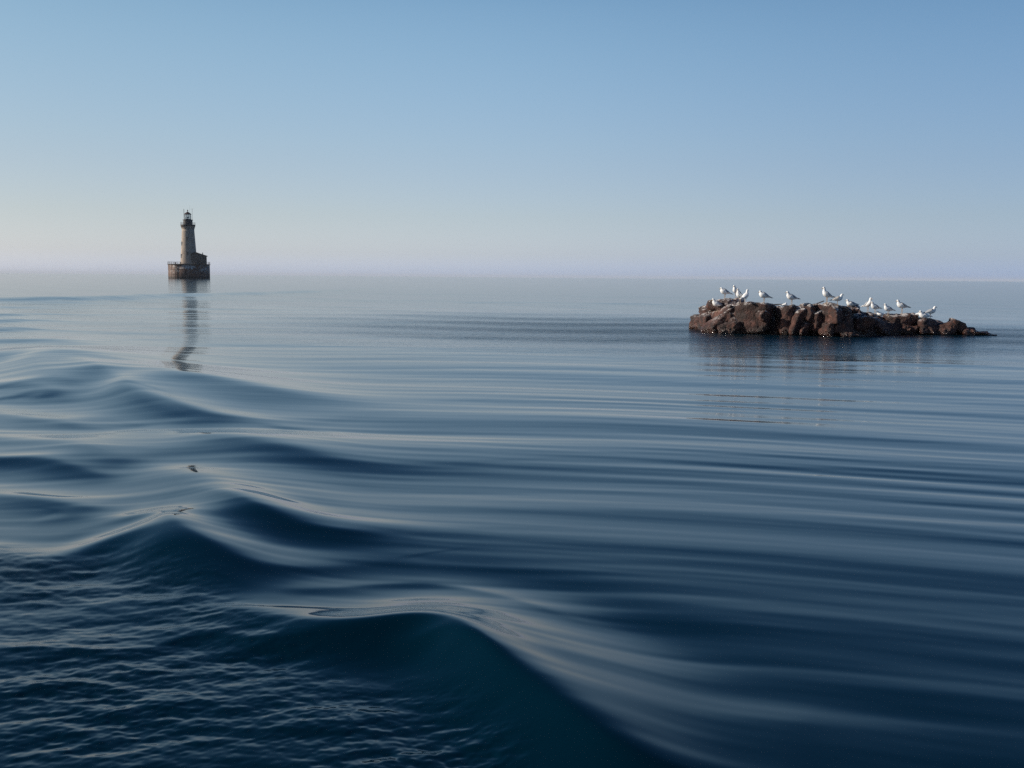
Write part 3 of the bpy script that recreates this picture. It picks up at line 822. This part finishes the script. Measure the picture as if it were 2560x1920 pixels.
def on_crib(x):                                        # front face angle for an offset across the view
    return math.atan2(-math.sqrt(9.45 ** 2 - x * x), x)
a = on_crib(-5.75); bm = bmesh.new()
for sx in (-.28, .28): box(bm, sx - .05, sx + .05, .1, .2, -1, 6.2)
for i in range(16): box(bm, -.23, .23, .12, .17, .2 + i * .38, .25 + i * .38)
lad = bm_obj('ladder', bm, M_GALL, crib); lad.location = (9.45 * math.cos(a), 9.45 * math.sin(a), 0); lad.rotation_euler.z = a - math.pi / 2
deck = lat('deck', [(9.3, 6.2), (9.75, 6.3), (9.8, 6.35), (9.8, 6.62), (9.6, 6.66)], M_DECK, light, 64, False)
for k in range(32):
    a = 2 * math.pi * k / 32; bm = bmesh.new(); tube(bm, [(9.6, 0, 6.6), (9.62, 0, 7.65)], .045, 6)
    o = bm_obj('railing_post', bm, M_DARK, deck); o.rotation_euler.z = a
for z in (7.12, 7.62):
    bm = bmesh.new(); lathe(bm, [(9.59, z - .03), (9.65, z - .03), (9.65, z + .03), (9.59, z + .03), (9.59, z - .03)], 64); bm_obj('rail', bm, M_DARK, deck)
for x, y, w, h in ((-6.1, -5.5, .7, .75), (-3.7, -7.2, .55, .9), (2.7, -8.2, .5, .6)):   # winch and bollards on the deck
    bm = bmesh.new(); tube(bm, [(x, y, 6.6), (x, y, 6.6 + h * .7), (x, y, 6.6 + h * .72), (x, y, 6.6 + h)], [w * .36, w * .3, w * .5, w * .46], 12)
    bm_obj('bollard', bm, M_DARK, deck)

def tr(z): return np.interp(z, [6.6, 12.5, 22.8], [3.82, 3.36, 2.73])
crib.scale = (.975, .975, 1); deck.scale = (.975, .975, 1)
tower = lat('tower', [(tr(z), z) for z in np.linspace(6.6, 22.8, 14)], M_STONE, light, 48)
lat('plinth', [(4.02, 6.62), (4.02, 7.4), (3.85, 7.6)], M_STONE, tower, 48, False)
lat('cornice', [(2.74, 22.7), (2.95, 22.85), (2.95, 23.15), (2.72, 23.2), (2.70, 24.2)], M_STONE, tower, 48, False)
for k in range(20):
    a = 2 * math.pi * k / 20; bm = bmesh.new()
    vs = [bm.verts.new((x, y, z)) for y in (-.1, .1) for x, z in ((2.65, 23.2), (2.95, 23.3), (3.22, 24.0), (3.22, 24.18), (2.65, 24.18))]
    bm.faces.new(vs[:5]); bm.faces.new(vs[5:][::-1])
    for i in range(5): bm.faces.new((vs[i], vs[(i + 1) % 5], vs[5 + (i + 1) % 5], vs[5 + i]))
    o = bm_obj('bracket', bm, M_STONE, tower); o.rotation_euler.z = a
for ang, zs in ((-52, (20.1, 16.9, 14.3)), (-100, (18.3, 11.5)), (-160, (16.0, 10.3)), (60, (19, 13))):
    for z in zs:
        a = math.radians(ang); r = tr(z)
        bm = bmesh.new(); box(bm, -.5, .5, -.15, .10, z - .95, z + .95)
        fr = bm_obj('window', bm, M_WFRAME, tower); fr.location = (r * math.cos(a), r * math.sin(a), 0); fr.rotation_euler.z = a - math.pi / 2
        bm = bmesh.new(); box(bm, -.38, .38, .0, .125, z - .82, z + .82); bm_obj('pane', bm, M_WIN, fr)
gal = lat('gallery', [(2.9, 24.19), (3.28, 24.3), (3.32, 24.4), (3.32, 24.78), (2.0, 24.82)], M_DARK, light, 48, False)
for k in range(20):
    a = 2 * math.pi * k / 20; bm = bmesh.new(); tube(bm, [(3.22, 0, 24.78), (3.22, 0, 25.75)], .035, 6)
    o = bm_obj('railing_post', bm, M_DARK, gal); o.rotation_euler.z = a
for z in (25.25, 25.72):
    bm = bmesh.new(); lathe(bm, [(3.19, z - .03), (3.25, z - .03), (3.25, z + .03), (3.19, z + .03), (3.19, z - .03)], 48); bm_obj('rail', bm, M_DARK, gal)
wr = lat('watch_room', [(2.08, 24.8), (2.08, 26.7), (2.3, 26.85), (2.3, 27.05), (1.5, 27.1)], M_DARK, light, 32, False)
for k in range(6):
    a = 2 * math.pi * (k + .3) / 6; bm = bmesh.new(); tube(bm, [(2.02, 0, 25.8), (2.14, 0, 25.8)], .24, 12)
    o = bm_obj('porthole', bm, M_WIN, wr); o.rotation_euler.z = a
lan = empty('lantern_room'); lan.parent = light
for k in range(10):
    a = 2 * math.pi * k / 10; bm = bmesh.new(); box(bm, -.05, .05, -.06, .06, 27.08, 29.6)
    o = bm_obj('mullion', bm, M_DARK, lan); o.location = (1.46 * math.cos(a), 1.46 * math.sin(a), 0); o.rotation_euler.z = a
    a2 = a + math.pi / 10; bm = bmesh.new(); box(bm, -.41, .41, -.01, .01, 27.3, 29.5)
    o = bm_obj('pane', bm, M_PANE, lan); o.location = (1.39 * math.cos(a2), 1.39 * math.sin(a2), 0); o.rotation_euler.z = a2 - math.pi / 2
lat('sill_ring', [(1.40, 27.09), (1.55, 27.09), (1.55, 27.3), (1.40, 27.3)], M_DARK, lan, 30, False)
lat('lamp', [(.16, 27.3), (.16, 27.8), (.34, 27.85), (.34, 28.35), (.1, 28.4)], M_DARK, lan, 16, False)
rf = lat('roof', [(1.62, 29.48), (1.68, 29.6), (1.2, 30.0), (.7, 30.35), (.25, 30.6), (.15, 30.7)], M_GALL, light, 30, False)
lat('vent_ball', [(.08, 30.68), (.12, 30.9), (.26, 31.05), (.28, 31.2), (.2, 31.38), (.05, 31.5), (.03, 32.0)], M_GALL, rf, 14)
for x, y, z0, z1, r, nm in ((-1.75, -.3, 26.9, 31.9, .055, 'antenna_mast'), (-1.5, .4, 26.9, 31.7, .035, 'antenna_mast'), (2.02, -.2, 25.0, 32.0, .05, 'antenna_mast'), (.95, .5, 29.6, 33.6, .02, 'antenna_mast')):
    bm = bmesh.new(); tube(bm, [(x, y, z0), (x, y, z1)], r, 6)
    if x == 2.02: tube(bm, [(x - .35, y, z1 - .05), (x + .55, y, z1 + .05)], .035, 6)
    bm_obj(nm, bm, M_DARK, light)
# annex: walls with a roof falling away from the tower
bm = bmesh.new()
x0, x1, y0, y1 = 1.15, 7.9, -3.7, 3.4
zr0, zr1 = 11.9, 10.25
v = [bm.verts.new(p) for p in ((x0, y0, 6.63), (x1, y0, 6.63), (x1, y1, 6.63), (x0, y1, 6.63), (x0, y0, 11.2), (x1, y0, zr1), (x1, y1, zr1), (x0, y1, 11.2), (3.1, y0, zr0), (3.1, y1, zr0))]
for f in ((0, 3, 2, 1), (0, 1, 5, 8, 4), (1, 2, 6, 5), (2, 3, 7, 9, 6), (3, 0, 4, 7), (4, 8, 9, 7), (8, 5, 6, 9)): bm.faces.new([v[i] for i in f])
annex = bm_obj('annex', bm, M_ANNEX, light)
bm = bmesh.new()
for (xa, za, xb, zb) in ((3.0, zr0 + .06, 8.35, zr1 - .02), (.8, 11.15, 3.0, zr0 + .06)):
    q = [bm.verts.new(p) for y in (y0 - .35, y1 + .35) for p in ((xa, y, za), (xb, y, zb), (xb, y, zb + .22), (xa, y, za + .22))]
    for f in ((0, 1, 2, 3), (7, 6, 5, 4), (0, 4, 5, 1), (1, 5, 6, 2), (2, 6, 7, 3), (3, 7, 4, 0)): bm.faces.new([q[i] for i in f])
bm_obj('roof', bm, M_ROOF, annex)
for x, z, w, h in ((2.4, 8.6, .5, .85), (5.6, 8.6, .5, .85)):
    bm = bmesh.new(); box(bm, x - w, x + w, y0 - .06, y0 + .1, z - h, z + h); fr = bm_obj('window', bm, M_ANNEX, annex)
    bm = bmesh.new(); box(bm, x - w + .1, x + w - .1, y0 - .09, y0 + .05, z - h + .1, z + h - .1); bm_obj('pane', bm, M_WIN, fr)
bm = bmesh.new(); box(bm, 3.5, 4.5, y0 - .07, y0 + .1, 6.64, 8.9); bm_obj('door', bm, M_DARK, annex)
bm = bmesh.new(); tube(bm, [(6.2, 1.5, 10.5), (6.2, 1.5, 12.1)], .18, 10); bm_obj('chimney_pipe', bm, M_DARK, annex)

# ------------------------------------------------------------------ haze
bm = bmesh.new(); box(bm, -20500, 20500, -20500, 20500, -1.6, 35.5)
haze = bm_obj('haze', bm, None)
m = bpy.data.materials.new('haze'); m.use_nodes = True; nt = m.node_tree; nt.nodes.clear()
vo = nt.nodes.new('ShaderNodeVolumePrincipled'); vo.inputs['Color'].default_value = (.88, .93, 1.0, 1); vo.inputs['Density'].default_value = 5.5e-5; vo.inputs['Anisotropy'].default_value = 0.0
mo = nt.nodes.new('ShaderNodeOutputMaterial'); nt.links.new(vo.outputs[0], mo.inputs['Volume'])
haze.data.materials.append(m)
tag(haze, 'thin pale morning haze over the lake', kind='stuff')
